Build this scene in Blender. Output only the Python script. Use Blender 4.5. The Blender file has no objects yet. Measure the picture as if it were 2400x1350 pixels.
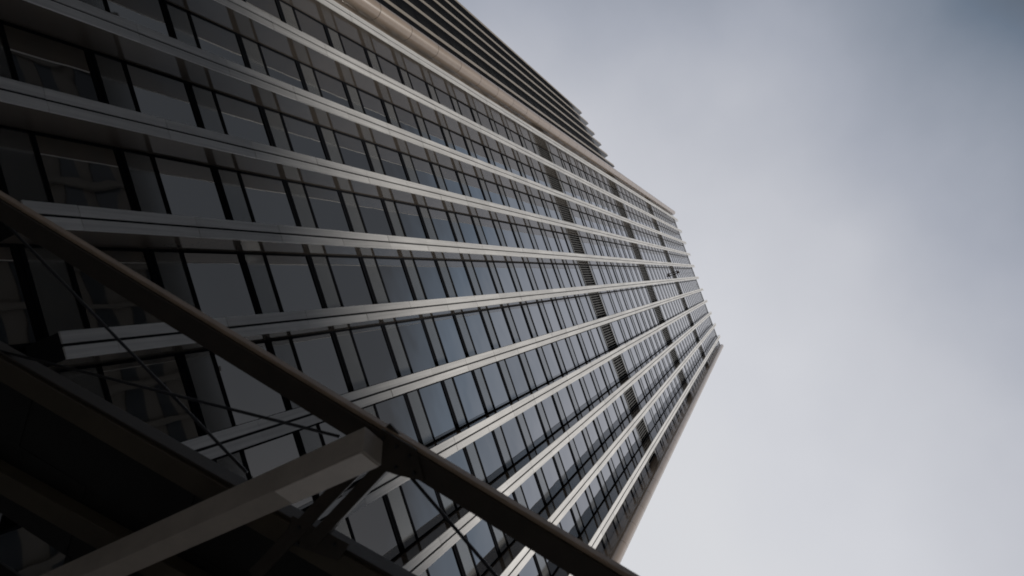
import bpy, math, random
from mathutils import Matrix, Vector
random.seed(7)
C = bpy.context.scene.collection
scn = bpy.context.scene

# ------------------------------------------------------------------ camera
S = 3.1                 # metres between two facade fins
CX, CD, EYE = 6.0989, 4.5808, 1.6
R = ((0.3226853, -0.9426175, 0.0857115),
     (-0.8926829, -0.3331870, -0.3034859),
     (0.3146291, 0.0214172, -0.9489730))
cam_d = bpy.data.cameras.new('camera'); cam = bpy.data.objects.new('camera', cam_d); C.objects.link(cam)
cam_d.sensor_width = 36.0; cam_d.lens = 1750 / 2400 * 36
cam_d.clip_start = 0.1; cam_d.clip_end = 5000
M = Matrix(R).to_4x4(); M.translation = (0, -CD * S, EYE)
cam.matrix_world = M
scn.camera = cam
cam_d.dof.use_dof = True; cam_d.dof.focus_distance = 70.0; cam_d.dof.aperture_fstop = 2.0

# ------------------------------------------------------------------ sky and sun
SUN_EL, SUN_AZ = math.radians(43), math.radians(162.5)      # azimuth clockwise from +Y
sun_dir = Vector((math.sin(SUN_AZ) * math.cos(SUN_EL), math.cos(SUN_AZ) * math.cos(SUN_EL), math.sin(SUN_EL)))
w = bpy.data.worlds.new('World'); scn.world = w; w.use_nodes = True
nt = w.node_tree; N = nt.nodes; L = nt.links; N.clear()
out = N.new('ShaderNodeOutputWorld'); bg = N.new('ShaderNodeBackground'); bg.inputs['Strength'].default_value = 0.1
sky = N.new('ShaderNodeTexSky'); sky.sky_type = 'NISHITA'; sky.sun_disc = False
sky.sun_elevation = SUN_EL; sky.sun_rotation = SUN_AZ
tc = N.new('ShaderNodeTexCoord')
# overcast layer: pale cloud, brighter towards a glow apart from the sun and towards +X, soft billows
dot = N.new('ShaderNodeVectorMath'); dot.operation = 'DOT_PRODUCT'
L.new(tc.outputs['Generated'], dot.inputs[0]); dot.inputs[1].default_value = (0.199, 0.398, 0.895)
glow = N.new('ShaderNodeMapRange'); glow.inputs['From Min'].default_value = 0.4; glow.inputs['From Max'].default_value = 1.0
glow.inputs['To Min'].default_value = 0.0; glow.inputs['To Max'].default_value = 1.0
sx_ = N.new('ShaderNodeSeparateXYZ'); L.new(tc.outputs['Generated'], sx_.inputs[0])
mx_ = N.new('ShaderNodeMath'); mx_.operation = 'MAXIMUM'; L.new(sx_.outputs['X'], mx_.inputs[0]); mx_.inputs[1].default_value = 0.0
sq_ = N.new('ShaderNodeMath'); sq_.operation = 'POWER'; L.new(mx_.outputs[0], sq_.inputs[0]); sq_.inputs[1].default_value = 2.0
ad_ = N.new('ShaderNodeMath'); ad_.operation = 'MULTIPLY_ADD'; L.new(sq_.outputs[0], ad_.inputs[0]); ad_.inputs[1].default_value = 0.25
L.new(dot.outputs['Value'], ad_.inputs[2]); L.new(ad_.outputs[0], glow.inputs['Value'])
nz = N.new('ShaderNodeTexNoise'); nz.inputs['Scale'].default_value = 3.2; nz.inputs['Detail'].default_value = 7.0
nz.inputs['Roughness'].default_value = 0.48
L.new(tc.outputs['Generated'], nz.inputs['Vector'])
add = N.new('ShaderNodeMath'); add.operation = 'MULTIPLY_ADD'
cen = N.new('ShaderNodeMath'); cen.operation = 'SUBTRACT'; L.new(nz.outputs['Fac'], cen.inputs[0]); cen.inputs[1].default_value = 0.5
L.new(cen.outputs[0], add.inputs[0]); add.inputs[1].default_value = 0.27
L.new(glow.outputs['Result'], add.inputs[2])
ramp = N.new('ShaderNodeValToRGB'); cr = ramp.color_ramp
cr.elements[0].position = 0.0; cr.elements[0].color = (0.04, 0.044, 0.05, 1)
cr.elements[1].position = 1.0; cr.elements[1].color = (0.68, 0.688, 0.715, 1)
for p_, c_ in ((0.28, (0.058, 0.063, 0.072)), (0.43, (0.145, 0.182, 0.238)), (0.64, (0.385, 0.408, 0.47)), (0.77, (0.54, 0.553, 0.60)), (0.90, (0.64, 0.65, 0.69))):
    e = cr.elements.new(p_); e.color = (*c_, 1)
L.new(add.outputs[0], ramp.inputs['Fac'])
sc_ = N.new('ShaderNodeVectorMath'); sc_.operation = 'SCALE'; sc_.inputs['Scale'].default_value = 10.2
L.new(ramp.outputs['Color'], sc_.inputs[0])
mixn = N.new('ShaderNodeMix'); mixn.data_type = 'RGBA'; mixn.inputs['Factor'].default_value = 0.965
L.new(sky.outputs['Color'], mixn.inputs['A']); L.new(sc_.outputs['Vector'], mixn.inputs['B'])
# pale haze towards the horizon
hz = N.new('ShaderNodeMath'); hz.operation = 'SUBTRACT'; hz.inputs[0].default_value = 1.0; hz.use_clamp = True; L.new(sx_.outputs['Z'], hz.inputs[1])
hp = N.new('ShaderNodeMath'); hp.operation = 'POWER'; L.new(hz.outputs[0], hp.inputs[0]); hp.inputs[1].default_value = 2.2
hc = N.new('ShaderNodeVectorMath'); hc.operation = 'SCALE'; hc.inputs[0].default_value = (1.0, 0.95, 0.9); L.new(hp.outputs[0], hc.inputs['Scale'])
ha = N.new('ShaderNodeVectorMath'); ha.operation = 'ADD'; L.new(mixn.outputs['Result'], ha.inputs[0]); L.new(hc.outputs['Vector'], ha.inputs[1])
L.new(ha.outputs['Vector'], bg.inputs['Color']); L.new(bg.outputs['Background'], out.inputs['Surface'])
sd = bpy.data.lights.new('sun', 'SUN'); sd.energy = 2.05; sd.angle = math.radians(8); sd.color = (1.0, 0.965, 0.92)
so = bpy.data.objects.new('sun', sd); C.objects.link(so)
so.rotation_euler = (-sun_dir).to_track_quat('-Z', 'Y').to_euler(); so.location = (40, -40, 60)

vs = scn.view_settings
vs.view_transform = 'Standard'; vs.look = 'None'; vs.gamma = 1.0; vs.exposure = 0.0
scn.cycles.filter_width = 1.8
scn.cycles.max_bounces = 8; scn.cycles.glossy_bounces = 6; scn.cycles.diffuse_bounces = 3

# ------------------------------------------------------------------ materials
def mat(name, col, rough=0.5, metal=0.0, ior=1.5, noise=0.0, nscale=3.0, bump=0.0, panel=0.0, panel_h=1.0, z0=0.0, streak=0.0, rnoise=0.0, orand=0.0):
    m = bpy.data.materials.new(name); m.use_nodes = True
    t = m.node_tree; n = t.nodes; l = t.links; b = n['Principled BSDF']
    b.inputs['Roughness'].default_value = rough; b.inputs['Metallic'].default_value = metal; b.inputs['IOR'].default_value = ior
    b.inputs['Base Color'].default_value = (*col, 1)
    if name in ('dark_interior', 'black_anodised_bar', 'dark_joint', 'blocker_dark_glass'): b.inputs['Specular IOR Level'].default_value = 0.06
    geo = n.new('ShaderNodeNewGeometry')
    fac = None
    def mul(a_sock, b_sock):
        q = n.new('ShaderNodeMath'); q.operation = 'MULTIPLY'; l.new(a_sock, q.inputs[0]); l.new(b_sock, q.inputs[1]); return q.outputs[0]
    if noise:
        x = n.new('ShaderNodeTexNoise'); x.inputs['Scale'].default_value = nscale; x.inputs['Detail'].default_value = 6; x.inputs['Roughness'].default_value = 0.6
        l.new(geo.outputs['Position'], x.inputs['Vector'])
        r = n.new('ShaderNodeMapRange'); r.inputs['From Min'].default_value = 0.25; r.inputs['From Max'].default_value = 0.75
        r.inputs['To Min'].default_value = 1 - noise; r.inputs['To Max'].default_value = 1 + noise
        l.new(x.outputs['Fac'], r.inputs['Value']); fac = r.outputs['Result']
        if rnoise:
            r2 = n.new('ShaderNodeMapRange'); r2.inputs['To Min'].default_value = max(0.02, rough - rnoise); r2.inputs['To Max'].default_value = rough + rnoise
            l.new(x.outputs['Fac'], r2.inputs['Value']); l.new(r2.outputs['Result'], b.inputs['Roughness'])
    if streak:                                   # rain streaks: noise stretched along the height
        mp = n.new('ShaderNodeMapping'); mp.inputs['Scale'].default_value = (9, 9, 0.22); l.new(geo.outputs['Position'], mp.inputs['Vector'])
        x = n.new('ShaderNodeTexNoise'); x.inputs['Scale'].default_value = 1.0; x.inputs['Detail'].default_value = 4; l.new(mp.outputs['Vector'], x.inputs['Vector'])
        r = n.new('ShaderNodeMapRange'); r.inputs['From Min'].default_value = 0.3; r.inputs['From Max'].default_value = 0.75
        r.inputs['To Min'].default_value = 1 + streak * 0.4; r.inputs['To Max'].default_value = 1 - streak
        l.new(x.outputs['Fac'], r.inputs['Value']); fac = r.outputs['Result'] if fac is None else mul(fac, r.outputs['Result'])
    if panel:                                    # each panel its own slight shade
        sx = n.new('ShaderNodeSeparateXYZ'); l.new(geo.outputs['Position'], sx.inputs[0])
        a = n.new('ShaderNodeMath'); a.operation = 'SUBTRACT'; l.new(sx.outputs['Z'], a.inputs[0]); a.inputs[1].default_value = z0
        d = n.new('ShaderNodeMath'); d.operation = 'DIVIDE'; l.new(a.outputs[0], d.inputs[0]); d.inputs[1].default_value = panel_h
        f = n.new('ShaderNodeMath'); f.operation = 'FLOOR'; l.new(d.outputs[0], f.inputs[0])
        xm = n.new('ShaderNodeMath'); xm.operation = 'MULTIPLY'; l.new(sx.outputs['X'], xm.inputs[0]); xm.inputs[1].default_value = 1 / 0.31
        xf = n.new('ShaderNodeMath'); xf.operation = 'FLOOR'; l.new(xm.outputs[0], xf.inputs[0])
        cb = n.new('ShaderNodeCombineXYZ'); l.new(xf.outputs[0], cb.inputs[0]); l.new(f.outputs[0], cb.inputs[1])
        wn = n.new('ShaderNodeTexWhiteNoise'); l.new(cb.outputs[0], wn.inputs['Vector'])
        r = n.new('ShaderNodeMapRange'); r.inputs['To Min'].default_value = 1 - panel; r.inputs['To Max'].default_value = 1 + panel
        l.new(wn.outputs['Value'], r.inputs['Value']); fac = r.outputs['Result'] if fac is None else mul(fac, r.outputs['Result'])
    if orand:
        oi = n.new('ShaderNodeObjectInfo'); r = n.new('ShaderNodeMapRange'); r.inputs['To Min'].default_value = 1 - orand; r.inputs['To Max'].default_value = 1 + orand
        l.new(oi.outputs['Random'], r.inputs['Value']); fac = r.outputs['Result'] if fac is None else mul(fac, r.outputs['Result'])
    if fac is not None:
        sc = n.new('ShaderNodeVectorMath'); sc.operation = 'SCALE'; sc.inputs[0].default_value = col; l.new(fac, sc.inputs['Scale'])
        l.new(sc.outputs['Vector'], b.inputs['Base Color'])
    if bump:
        x = n.new('ShaderNodeTexNoise'); x.inputs['Scale'].default_value = nscale * 6; x.inputs['Detail'].default_value = 0.5 if metal == 1.0 else 4; l.new(geo.outputs['Position'], x.inputs['Vector'])
        bp = n.new('ShaderNodeBump'); bp.inputs['Strength'].default_value = bump; bp.inputs['Distance'].default_value = 0.02
        l.new(x.outputs['Fac'], bp.inputs['Height']); l.new(bp.outputs['Normal'], b.inputs['Normal'])
    return m

H = 1.277                                        # storey height in fin spacings
PAN = 7.03                                       # a joint of the fin cladding
MT = {}
MT['clad'] = mat('pale_metal_cladding', (0.82, 0.80, 0.77), 0.42, 0.05, 1.35, 0.07, 0.8, 0.0, 0.09, H * S, PAN * S + EYE, 0.22)
MT['groove'] = mat('dark_joint', (0.03, 0.03, 0.032), 0.6)
MT['side'] = mat('polished_beige_return', (0.17, 0.143, 0.118), 0.07, 0.0, 1.9, 0.08, 0.6)
MT['glass'] = mat('reflective_window_glass', (0.60, 0.58, 0.55), 0.02, 1.0, 1.5, orand=0.09, bump=0.30, nscale=0.14)
MT['spandrel'] = mat('spandrel_glass', (0.42, 0.415, 0.395), 0.12, 0.8, 1.5, 0.06, 1.5)
MT['bar'] = mat('black_anodised_bar', (0.014, 0.015, 0.018), 0.8, 0.0, 1.15)
MT['frame'] = mat('pale_frame', (0.5, 0.49, 0.47), 0.4)
MT['blade'] = mat('louvre_blade', (0.30, 0.295, 0.28), 0.5)
MT['void'] = mat('dark_interior', (0.006, 0.006, 0.007), 0.9)
MT['tan'] = mat('tan_column_cladding', (0.46, 0.365, 0.29), 0.24, 0.0, 1.5, 0.06, 0.9, 0.0, 0.05, H * S, PAN * S + EYE, 0.06)
MT['trim'] = mat('grey_blue_trim', (0.36, 0.39, 0.42), 0.35)
MT['roof'] = mat('roof_grey', (0.2, 0.2, 0.2), 0.8, noise=0.15)
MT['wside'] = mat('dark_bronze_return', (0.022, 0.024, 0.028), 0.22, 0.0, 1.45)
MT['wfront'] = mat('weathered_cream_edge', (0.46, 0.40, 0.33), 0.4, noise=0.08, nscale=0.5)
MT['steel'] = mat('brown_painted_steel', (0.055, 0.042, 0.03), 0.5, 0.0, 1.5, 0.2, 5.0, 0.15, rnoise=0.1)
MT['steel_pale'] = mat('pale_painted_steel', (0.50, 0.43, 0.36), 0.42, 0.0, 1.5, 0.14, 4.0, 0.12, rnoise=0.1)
MT['lit_patch'] = mat('lit_patch_cream', (0.9, 0.8, 0.7), 0.35, noise=0.08, nscale=6.0)  # pale colour paints the bright patch of light at the beam's end
MT['lit_edge_flange'] = mat('lit_edge_brown', (0.55, 0.40, 0.28), 0.45, noise=0.2, nscale=4.0)  # lighter brown paints the skylit near edge of the beam
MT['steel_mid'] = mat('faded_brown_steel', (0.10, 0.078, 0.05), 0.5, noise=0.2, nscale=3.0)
MT['rod'] = mat('tie_rod_steel', (0.05, 0.05, 0.055), 0.35, 0.6)
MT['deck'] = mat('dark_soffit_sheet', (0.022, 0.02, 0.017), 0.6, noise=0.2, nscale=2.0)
MT['blocker'] = mat('blocker_dark_stone', (0.035, 0.033, 0.031), 0.8, noise=0.15, nscale=0.3)
MT['blocker2'] = mat('blocker_dark_brick', (0.045, 0.037, 0.032), 0.85, noise=0.2, nscale=0.6)  # dark wall of an unseen block added for shade
MT['blocker_glass'] = mat('blocker_dark_glass', (0.02, 0.024, 0.03), 0.1)
MT['pave'] = mat('paving', (0.32, 0.313, 0.302), 0.85, noise=0.2, nscale=0.8)

# ------------------------------------------------------------------ helpers
class MB:
    def __init__(s): s.v = []; s.f = []; s.m = []
    def box(s, x0, x1, y0, y1, z0, z1, mi=0, skip=''):
        b = len(s.v)
        s.v += [(x0, y0, z0), (x1, y0, z0), (x1, y1, z0), (x0, y1, z0), (x0, y0, z1), (x1, y0, z1), (x1, y1, z1), (x0, y1, z1)]
        for k, q in (('b', (0, 3, 2, 1)), ('t', (4, 5, 6, 7)), ('f', (0, 1, 5, 4)), ('r', (1, 2, 6, 5)), ('k', (2, 3, 7, 6)), ('l', (3, 0, 4, 7))):
            if k in skip: continue
            s.f.append(tuple(b + i for i in q)); s.m.append(mi[k] if isinstance(mi, dict) else mi)
        return s
    def prism(s, ring0, ring1, mi=0, caps=True):
        b = len(s.v); n = len(ring0); s.v += [tuple(p) for p in ring0] + [tuple(p) for p in ring1]
        for i in range(n):
            j = (i + 1) % n; s.f.append((b + i, b + j, b + n + j, b + n + i)); s.m.append(mi)
        if caps:
            s.f.append(tuple(b + i for i in reversed(range(n)))); s.m.append(mi)
            s.f.append(tuple(b + n + i for i in range(n))); s.m.append(mi)
        return s
    def bar(s, p, q, w_, h_, up=(0, 0, 1), mi=0, roll=0.0):
        p = Vector(p); q = Vector(q); d = (q - p).normalized(); u = Vector(up)
        r = d.cross(u).normalized(); u = r.cross(d).normalized()
        if roll:
            rm = Matrix.Rotation(roll, 3, d); r = rm @ r; u = rm @ u
        c = [r * (sx * w_ / 2) + u * (sy * h_ / 2) for sx, sy in ((-1, -1), (1, -1), (1, 1), (-1, 1))]
        return s.prism([p + k for k in c], [q + k for k in c], mi)
    def tube(s, p, q, r_, n=10, mi=0):
        p = Vector(p); q = Vector(q); d = (q - p).normalized(); a = d.orthogonal().normalized(); b_ = d.cross(a)
        ring = [a * (r_ * math.cos(t * 2 * math.pi / n)) + b_ * (r_ * math.sin(t * 2 * math.pi / n)) for t in range(n)]
        return s.prism([p + k for k in ring], [q + k for k in ring], mi)
    def mesh(s, name, mats, smooth=False):
        m = bpy.data.meshes.new(name); m.from_pydata(s.v, [], s.f)
        for k in mats: m.materials.append(MT[k])
        m.polygons.foreach_set('material_index', s.m)
        if smooth: m.polygons.foreach_set('use_smooth', [True] * len(s.f))
        m.update(); return m
    def build(s, name, mats, parent=None, smooth=False, bevel=0.0):
        o = obj(name, s.mesh(name, mats if isinstance(mats, (list, tuple)) else [mats], smooth), parent)
        if bevel:
            bv = o.modifiers.new('bevel', 'BEVEL'); bv.width = bevel; bv.segments = 2; bv.limit_method = 'ANGLE'
        return o
def obj(name, mesh, parent=None, loc=None):
    o = bpy.data.objects.new(name, mesh); C.objects.link(o)
    if parent is not None: o.parent = parent
    if loc is not None: o.location = loc
    return o
def thing(name, label, cat, loc=(0, 0, 0), rz=0.0, group=None):
    o = bpy.data.objects.new(name, None); C.objects.link(o); o.location = loc; o.rotation_euler = (0, 0, rz)
    o['label'] = label; o['category'] = cat
    if group: o['group'] = group
    return o
def gx(x): return (x - CX) * S
def gz(z): return z * S + EYE

# ------------------------------------------------------------------ the setting: paved ground
g = MB().box(-1500, 1500, -1500, 1500, -0.3, 0).build('ground', 'pave'); g['kind'] = 'structure'

# ------------------------------------------------------------------ office tower
FW = 0.205                      # fin width
PD = 0.35                       # fin depth: front plane y = 0, glass at y = PD
ZB, ZT = 4.01, 62.45            # fin bottom and top
COLS = ((-0.62, 0.10), (10.755, 0.10)); CR = 0.175
tower = thing('office_tower', 'tall grey glass office tower with pale double fins running up its face', 'tower', (0, 0, 0))
YG = PD * S
# rows of the glass wall, bottom to top
rows = []                        # (kind, z0, z1)
def floor_rows(T, n, last=True):
    for k in range(n):
        t = T + H * k
        rows.append(('thick', t - 0.05, t + 0.05))
        if k == n - 1 and last: break
        rows.append(('short', t + 0.05, t + 0.385)); rows.append(('thin', t + 0.385, t + 0.43)); rows.append(('tall', t + 0.43, t + H - 0.05))
    return t
def louvre_rows(t, a, b, t2):
    rows.append(('short', t + 0.05, a - 0.07)); rows.append(('thin', a - 0.07, a - 0.035)); rows.append(('frame', a - 0.035, a))
    rows.append(('louvre', a, b))
    rows.append(('frame', b, b + 0.05)); rows.append(('thin', b + 0.05, b + 0.075)); rows.append(('short', b + 0.075, b + 0.3))
    rows.append(('thin', b + 0.3, b + 0.345)); rows.append(('tall', b + 0.345, t2 - 0.05))
t = floor_rows(8.0 - 4 * H, 16); louvre_rows(t, 22.62, 24.02, 25.53)
t = floor_rows(25.53, 8); louvre_rows(t, 34.85, 36.72, 38.0)
t = floor_rows(38.0, 8); louvre_rows(t, 47.37, 49.25, 50.6)
t = floor_rows(50.6, 11)
TOPZ = t + 0.05
BOTZ = rows[0][1]
edges = [COLS[0][0] + CR * 0.8] + [i for i in range(11)] + [COLS[1][0] - CR * 0.8]
bays = []
for i in range(12):
    x0 = edges[i] + (FW / 2 if i > 0 else 0); x1 = edges[i + 1] - (FW / 2 if i < 11 else 0)
    bays.append((gx(x0), gx(x1)))
XA, XB = bays[0][0], bays[-1][1]
# core behind the glass
core = MB(); core.box(gx(COLS[0][0]), gx(COLS[1][0]), YG + 0.25, YG + 34, 0, gz(TOPZ) - 0.4, 0)
core.build('building_core', 'void', tower)
lob = MB(); lob.box(XA, XB, YG + 0.06, YG + 0.2, 0.0, gz(BOTZ), 0); lob.build('lobby_glazing', 'glass', tower)
for k in range(6):
    z = 0.6 + k * (gz(BOTZ) - 0.9) / 5.5
    MB().box(XA, XB, YG - 0.03, YG + 0.06, z, z + 0.16).build('lobby_transom', 'bar', tower)
par = MB(); par.box(gx(COLS[0][0]), gx(COLS[1][0]), YG - 0.1, YG + 34.2, gz(TOPZ), gz(TOPZ) + 0.55).build('parapet', 'frame', tower)
mech = MB(); mech.box(gx(1.0), gx(9.5), YG + 9, YG + 28, gz(TOPZ) - 0.4, gz(TOPZ) + 4).build('plant_room', 'roof', tower)

MAXROW = 24
n_tall = n_short = 0
tall_rest, short_rest = MB(), MB()
cache = {}
def pane_mesh(kind, wd, ht):
    key = (kind, round(wd, 3), round(ht, 3))
    if key not in cache:
        m = MB(); m.box(0, wd, 0, 0.03, 0, ht); cache[key] = m.mesh(kind, ['glass' if kind == 'window_pane' else 'spandrel'])
    return cache[key]
it = is_ = 0
for kind, z0, z1 in rows:
    Z0, Z1 = gz(z0), gz(z1)
    if kind in ('tall', 'short'):
        nm = 'window_pane' if kind == 'tall' else 'spandrel_pane'
        idx = it if kind == 'tall' else is_
        if kind == 'tall': it += 1
        else: is_ += 1
        for (a, b) in bays:
            if idx < MAXROW:
                o = obj(nm, pane_mesh(nm, b - a, Z1 - Z0), tower, (a, YG + random.uniform(0, 0.012), Z0))
                o.rotation_euler = (random.uniform(-1, 1) * 0.004, 0, random.uniform(-1, 1) * 0.004)
            else:
                (tall_rest if kind == 'tall' else short_rest).box(a, b, YG, YG + 0.03, Z0, Z1)
    elif kind == 'thick':
        d = Z1 - Z0; m = MB()
        m.box(XA, XB, YG - 0.028, YG + 0.06, Z0, Z0 + d * 0.40, 0).box(XA, XB, YG - 0.028, YG + 0.06, Z1 - d * 0.42, Z1, 0)
        m.box(XA, XB, YG - 0.012, YG + 0.06, Z0 + d * 0.40, Z1 - d * 0.42, 0)
        m.build('floor_band', 'bar', tower)
    elif kind == 'thin':
        MB().box(XA, XB, YG - 0.022, YG + 0.05, Z0, Z1).build('transom', 'bar', tower)
    elif kind == 'frame':
        MB().box(XA, XB, YG - 0.02, YG + 0.05, Z0, Z1).build('louvre_frame', 'frame', tower)
    elif kind == 'louvre':
        key = None
        for (a, b) in bays:
            lv = MB().box(a, b, YG + 0.19, YG + 0.23, Z0, Z1).build('louvre', 'void', tower)
            nb = 10 if b - a > 2 else 5
            bm_ = cache.get(('blade', round(Z1 - Z0, 3)))
            if bm_ is None:
                bm_ = MB().box(-0.014, 0.014, 0.05, 0.065, 0, Z1 - Z0).mesh('blade', ['blade']); cache[('blade', round(Z1 - Z0, 3))] = bm_
            for q in range(nb):
                obj('blade', bm_, lv, (a + (q + 0.5) * (b - a) / nb, YG - 0.01, Z0))
o = tall_rest.build('upper_window_panes', 'glass', tower); o['kind'] = 'stuff'
o = short_rest.build('upper_spandrel_panes', 'spandrel', tower); o['kind'] = 'stuff'

# fins: a core with polished returns, two columns of pale panels on the front
GAP = 0.075
pw = (FW * S - GAP) / 2
panel_cache = {}
for i in range(11):
    x = gx(i); hw = FW * S / 2
    m = MB(); m.box(x - hw + 0.006, x + hw - 0.006, 0.05, YG + 0.04, gz(ZB) + 0.03, gz(ZT), {'f': 0, 'b': 0, 't': 1, 'l': 1, 'r': 1, 'k': 0})
    f = m.build('fin', ['groove', 'side'], tower)
    zs = []; z = PAN - 3 * H
    while z < ZT:
        if z + H > ZB: zs.append((max(z, ZB), min(z + H, ZT)))
        z += H
    rest = MB()
    for r, (a, b) in enumerate(zs):
        for s_ in (0, 1):
            xa = x - hw + s_ * (pw + GAP); Z0, Z1 = gz(a) + 0.012, gz(b) - 0.012
            if r < 13:
                k = round(Z1 - Z0, 3)
                if k not in panel_cache:
                    panel_cache[k] = MB().box(0, pw, 0, 0.05, 0, Z1 - Z0).mesh('cladding_panel', ['clad'])
                o = obj('cladding_panel', panel_cache[k], f, (xa, random.uniform(-0.006, 0.004), Z0))
                o.rotation_euler = (random.uniform(-1, 1) * 0.0015, 0, random.uniform(-1, 1) * 0.006)
            else:
                dy = random.uniform(-0.004, 0.004)
                rest.box(xa, xa + pw, dy, 0.05 + dy, Z0, Z1)
    for sgn in (-1, 1):                            # dark jamb where the fin meets the glass
        xj = x + sgn * (hw + 0.03)
        MB().box(xj - 0.035, xj + 0.035, YG - 0.022, YG + 0.05, gz(BOTZ), gz(TOPZ)).build('jamb', 'bar', f)
    o = rest.build('upper_cladding', 'clad', f); o['kind'] = 'stuff'

# round corner columns
def column(cx, cy, r0):
    n = 40; X, Y, rr = gx(cx), cy * S, r0 * S
    ring = lambda r_, z: [(X + r_ * math.cos(2 * math.pi * k / n), Y + r_ * math.sin(2 * math.pi * k / n), z) for k in range(n)]
    c = MB().prism(ring(rr - 0.03, 0), ring(rr - 0.03, gz(ZT - 0.8))).build('corner_column', 'groove', tower, smooth=False)
    z = PAN - 5 * H
    while z < ZT - 0.8:
        z1 = min(z + H, ZT - 0.8)
        m = MB().prism(ring(rr, gz(z) + 0.022), ring(rr, gz(z1) - 0.022), caps=False)
        o = m.build('cladding_ring', 'tan', c, smooth=True)
        z += H
    return c
column(*COLS[0], CR); column(*COLS[1], 0.145)
for (cx, cy), sg in zip(COLS, (1, -1)):            # closes the corner between column and glass
    xa = gx(cx) - sg * 0.30; xb = gx(cx) + sg * 0.42
    MB().box(min(xa, xb), max(xa, xb), cy * S, YG + 0.3, 0, gz(ZT - 0.85)).build('corner_return', 'tan', tower)
X = gx(COLS[1][0]); rr = 0.145 * S
MB().box(X + rr - 0.02, X + rr + 0.10, COLS[1][1] * S + 0.05, COLS[1][1] * S + 0.5, 0, gz(ZT - 0.9)).build('corner_trim', 'trim', tower)

# ------------------------------------------------------------------ lower wing beyond the corner column
WF = [(-3.753, 1.784), (-4.637, 1.973), (-5.507, 2.157), (-6.316, 2.334), (-7.191, 2.474), (-8.015, 2.634)]
p0 = Vector(WF[0]); p5 = Vector(WF[-1]); du = (p5 - p0); sp = du.length / 5 * S; ang = math.atan2(du.y, du.x)
wing = thing('office_wing', 'lower dark office block with thin cream fins behind the round tan column', 'office block',
             (gx(WF[0][0]), WF[0][1] * S, 0), ang + math.pi)
ZW = gz(50.0)
# local +x runs back towards the tower, local -y faces the street
for k in range(-5, 4):
    xk = k * sp
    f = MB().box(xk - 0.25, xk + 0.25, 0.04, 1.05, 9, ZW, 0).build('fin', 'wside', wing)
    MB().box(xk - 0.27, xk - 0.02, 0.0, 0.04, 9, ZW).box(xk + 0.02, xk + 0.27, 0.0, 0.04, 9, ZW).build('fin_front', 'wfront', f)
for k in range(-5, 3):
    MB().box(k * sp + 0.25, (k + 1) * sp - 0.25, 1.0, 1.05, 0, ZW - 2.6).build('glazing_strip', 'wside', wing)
z = 12.0
while z < ZW - 3:
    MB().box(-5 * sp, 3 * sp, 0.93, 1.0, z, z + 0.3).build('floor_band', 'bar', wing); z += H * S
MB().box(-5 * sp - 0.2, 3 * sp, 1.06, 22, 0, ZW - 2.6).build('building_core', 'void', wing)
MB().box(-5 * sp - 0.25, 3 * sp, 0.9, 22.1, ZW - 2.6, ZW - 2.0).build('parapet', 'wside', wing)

# ------------------------------------------------------------------ steel canopy in the foreground (coordinates relative to the eye)
CY = -CD * S
def cp(x, y, z): return (x, y + CY, z + EYE)
can = thing('steel_canopy', 'brown steel entrance canopy with diagonal beams and tie rods in the foreground', 'canopy', (0, 0, 0))
def line_beam(name, nx, ny, d0, d1, zb, zt, u0, u1, m, bevel=0.006):
    n = Vector((nx, ny)).normalized(); u = Vector((n.y, -n.x))
    q = lambda d, t, z: cp(*(n * d + u * t), z)
    mb = MB().prism([q(d0, u0, zb), q(d1, u0, zb), q(d1, u0, zt), q(d0, u0, zt)], [q(d0, u1, zb), q(d1, u1, zb), q(d1, u1, zt), q(d0, u1, zt)])
    return mb.build(name, m, can, bevel=bevel)
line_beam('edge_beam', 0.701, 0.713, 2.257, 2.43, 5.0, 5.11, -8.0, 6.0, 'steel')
line_beam('lit_edge_flange', 0.701, 0.713, 2.222, 2.255, 5.03, 5.115, -8.0, 6.0, 'lit_edge_flange')
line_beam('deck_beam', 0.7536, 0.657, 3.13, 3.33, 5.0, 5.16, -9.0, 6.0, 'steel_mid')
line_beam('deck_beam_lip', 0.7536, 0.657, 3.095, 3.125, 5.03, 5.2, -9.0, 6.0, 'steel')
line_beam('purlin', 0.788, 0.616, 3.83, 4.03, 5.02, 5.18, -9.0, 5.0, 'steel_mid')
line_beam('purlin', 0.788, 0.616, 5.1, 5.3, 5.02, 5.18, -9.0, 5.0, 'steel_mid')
# outrigger: square tube turned on its edge
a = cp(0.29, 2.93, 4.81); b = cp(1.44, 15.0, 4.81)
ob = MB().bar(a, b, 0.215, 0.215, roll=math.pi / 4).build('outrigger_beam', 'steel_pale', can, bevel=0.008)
dv = (Vector(b) - Vector(a)).normalized(); rv = dv.cross(Vector((0, 0, 1))).normalized(); uv = rv.cross(dv)
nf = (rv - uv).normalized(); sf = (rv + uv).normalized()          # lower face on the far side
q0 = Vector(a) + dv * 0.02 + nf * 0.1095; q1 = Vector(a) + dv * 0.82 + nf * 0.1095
MB().prism([q0 + sf * k + nf * j for k, j in ((-.1, 0), (.1, 0), (.1, .008), (-.1, .008))], [q1 + sf * k + nf * j for k, j in ((-.1, 0), (.1, 0), (.1, .008), (-.1, .008))]).build('lit_patch_plate', 'lit_patch', ob)  # thin pale plate added to stand for light falling on the lower face
MB().bar(cp(0.23, 2.86, 5.06), cp(0.98, 4.38, 4.92), 0.11, 0.03).build('strut', 'steel', can, bevel=0.004)
MB().bar(cp(0.47, 3.02, 5.03), cp(0.86, 3.80, 4.98), 0.10, 0.10).build('strut', 'steel', can, bevel=0.004)
def plate(pts, z, t, name='gusset_plate', m='steel'):
    MB().prism([cp(x, y, z) for x, y in pts], [cp(x, y, z + t) for x, y in pts]).build(name, m, can, bevel=0.003)
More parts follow.
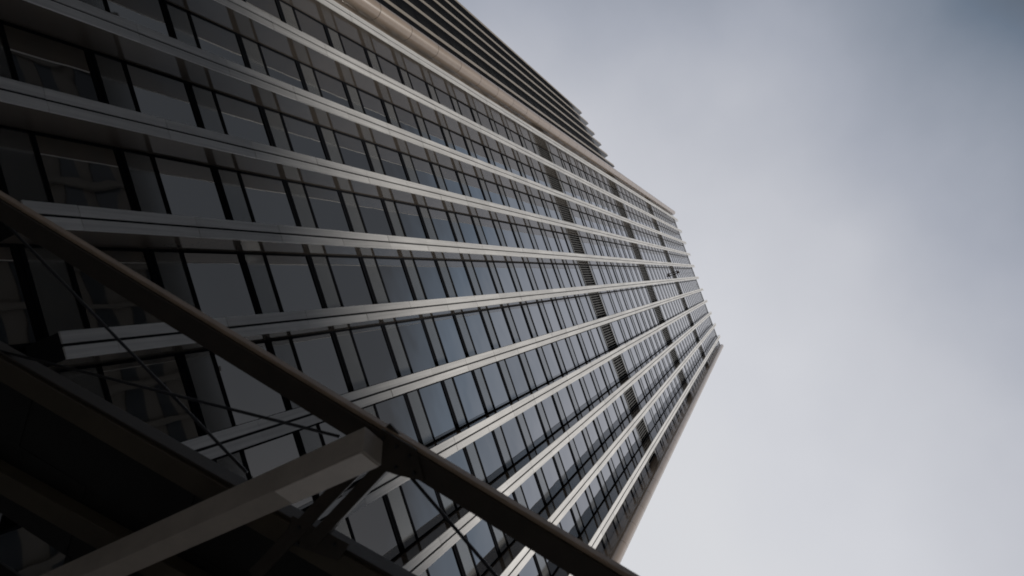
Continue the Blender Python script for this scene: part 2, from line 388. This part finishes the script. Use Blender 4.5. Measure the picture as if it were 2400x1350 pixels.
plate([(0.20, 2.92), (0.42, 2.70), (0.66, 2.72), (0.56, 2.92), (0.40, 3.16)], 4.975, 0.02)
plate([(0.62, 3.90), (0.95, 3.48), (1.05, 3.62), (0.80, 4.05)], 4.96, 0.02)
def bolt(x, y, z):
    MB().tube(cp(x, y, z - 0.018), cp(x, y, z), 0.014, 6).build('bolt', 'rod', can)
for x, y in ((0.27, 2.93), (0.36, 2.84), (0.45, 2.76), (0.58, 2.77), (0.50, 2.90), (0.42, 3.05)): bolt(x, y, 4.975)
for x, y in ((0.72, 3.86), (0.92, 3.60), (0.84, 3.92)): bolt(x, y, 4.96)
for p, q in (((0.16, 3.34, 5.06), (-1.63, 6.63, 5.06)), ((0.20, 4.31, 5.10), (-2.81, 6.17, 5.10)), ((0.54, 2.88, 5.04), (2.40, 1.98, 5.04))):
    MB().tube(cp(*p), cp(*q), 0.0135).build('tie_rod', 'rod', can, smooth=True)
# deck sheets
n2 = Vector((0.7536, 0.657)).normalized(); u2 = Vector((n2.y, -n2.x))
us = [-14, -5.6, -4.72, -3.6, -2.0, 0.0, 2.0, 5.0]; vsn = [3.15, 3.95, 4.66, 5.12, 6.2, 8.0, 10.0]
for i in range(len(us) - 1):
    for j in range(len(vsn) - 1):
        pts = [n2 * v + u2 * u for u, v in ((us[i], vsn[j]), (us[i + 1], vsn[j]), (us[i + 1], vsn[j + 1]), (us[i], vsn[j + 1]))]
        if (i, j) == (1, 2): continue             # one bay of the deck is left open
        if max(p.y for p in pts) > 14.0: continue
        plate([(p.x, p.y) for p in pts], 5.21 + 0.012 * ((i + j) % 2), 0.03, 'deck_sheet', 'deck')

# ------------------------------------------------------------------ unseen blocks added across the street to shade the low floors, mirrored in the glass
def blocker(name, label, w_, d_, h, loc, rz, m, nx, nz):
    t = thing(name, label, 'unseen shading block', loc, rz)      # front faces local +y
    MB().box(-w_ / 2, w_ / 2, -d_, 0, 0, h).build('blocker_wall', m, t)
    wx = w_ / nx; hz = (h - 5) / nz
    for j in range(nz):
        MB().box(-w_ / 2 + 0.6, w_ / 2 - 0.6, 0.003, 0.05, 5 + j * hz, 5 + j * hz + hz * 0.5).build('blocker_window_band', 'blocker_glass', t)
    for i in range(nx + 1):
        xc = -w_ / 2 + 0.31 + i * (w_ - 0.62) / nx
        MB().box(xc - 0.3, xc + 0.3, 0.06, 0.4, 0, h).build('blocker_pier', m, t)
blocker('shade_block', 'unseen dark stone block added opposite the tower to shade its lower floors', 110, 30, 69, (-47, -41, 0), 0, 'blocker', 26, 16)
blocker('shade_block', 'unseen dark brick block added beside the stone one to shade the tower', 70, 30, 69.5, (43.03, -41.3, 0), 0, 'blocker2', 16, 16)

# ------------------------------------------------------------------ rope-access worker near the top of the face
MT['cloth_brown'] = mat('dark_red_brown_overall', (0.06, 0.025, 0.02), 0.8)
MT['skin'] = mat('skin', (0.35, 0.2, 0.14), 0.6)
MT['helmet'] = mat('dark_helmet', (0.03, 0.03, 0.035), 0.35)
def worker(label, loc, rz, m, flip):
    t = thing('person', label, 'person', loc, rz, None)
    # seated in a harness: local -y away from the wall, +y towards it
    V_ = [(0, 0, 0), (0, -0.03, 0.25), (0, -0.05, 0.48), (0, -0.04, 0.60), (0, -0.03, 0.66),
          (0.20, -0.04, 0.50), (0.40, 0.12, 0.40), (0.56, 0.30, 0.52 if flip else 0.36),
          (-0.20, -0.04, 0.50), (-0.42, 0.08, 0.34), (-0.60, 0.26, 0.30 if flip else 0.50),
          (0.12, 0.03, -0.04), (0.20, 0.42, 0.02), (0.22, 0.86, -0.10), (0.22, 0.91, 0.02),
          (-0.12, 0.03, -0.04), (-0.20, 0.40, -0.04), (-0.24, 0.86, -0.22), (-0.24, 0.91, -0.10)]
    E_ = [(0, 1), (1, 2), (2, 3), (3, 4), (2, 5), (5, 6), (6, 7), (2, 8), (8, 9), (9, 10), (0, 11), (11, 12), (12, 13), (13, 14), (0, 15), (15, 16), (16, 17), (17, 18)]
    rad = [.17, .17, .18, .07, .07, .085, .06, .045, .085, .06, .045, .13, .095, .065, .055, .13, .095, .065, .055]
    me = bpy.data.meshes.new('body'); me.from_pydata(V_, E_, []); me.materials.append(MT[m])
    o = obj('body', me, t)
    sk = o.modifiers.new('skin', 'SKIN'); 
    if not me.skin_vertices: me.attributes.new('skin', 'FLOAT', 'POINT')
    for k, r_ in enumerate(rad): me.skin_vertices[0].data[k].radius = (r_, r_)
    me.skin_vertices[0].data[0].use_root = True
    sb = o.modifiers.new('sub', 'SUBSURF'); sb.levels = 1; sb.render_levels = 1
    def ball(name, c, r_, mm, sq=1.0):
        n1, n2_ = 8, 12; b = MB(); rings = []
        for a_ in range(1, n1):
            th = math.pi * a_ / n1
            rings.append([(c[0] + r_ * math.sin(th) * math.cos(2 * math.pi * q / n2_), c[1] + r_ * math.sin(th) * math.sin(2 * math.pi * q / n2_), c[2] + r_ * sq * math.cos(th)) for q in range(n2_)])
        for a_ in range(len(rings) - 1): b.prism(rings[a_ + 1], rings[a_], caps=False)
        b.f.append(tuple(range(len(b.v), len(b.v) + n2_))); b.v += rings[0]; b.m.append(0)
        b.f.append(tuple(reversed(range(len(b.v), len(b.v) + n2_)))); b.v += rings[-1]; b.m.append(0)
        return b.build(name, mm, t, smooth=True)
    ball('head', (0, -0.02, 0.76), 0.105, 'skin', 1.2)
    ball('helmet', (0, -0.02, 0.82), 0.135, 'helmet', 0.8)
    ball('tool_bag', (0.10 if flip else -0.12, -0.26, -0.12), 0.17, m, 1.2)
    return t
px, py, pz = gx(4.49), YG - 0.93, gz(47.86)
worker('person in dark red-brown overalls hanging on a rope near the roof, feet on glass', (px, py, pz), 0.0, 'cloth_brown', 1)
rp = MB().tube((px, py - 0.02, pz + 0.15), (px, YG - 0.3, gz(TOPZ) + 0.56), 0.012, 6).build('rope', 'bar')
rp['label'] = 'thin dark rope running from the roof edge down to the hanging person'; rp['category'] = 'rope'
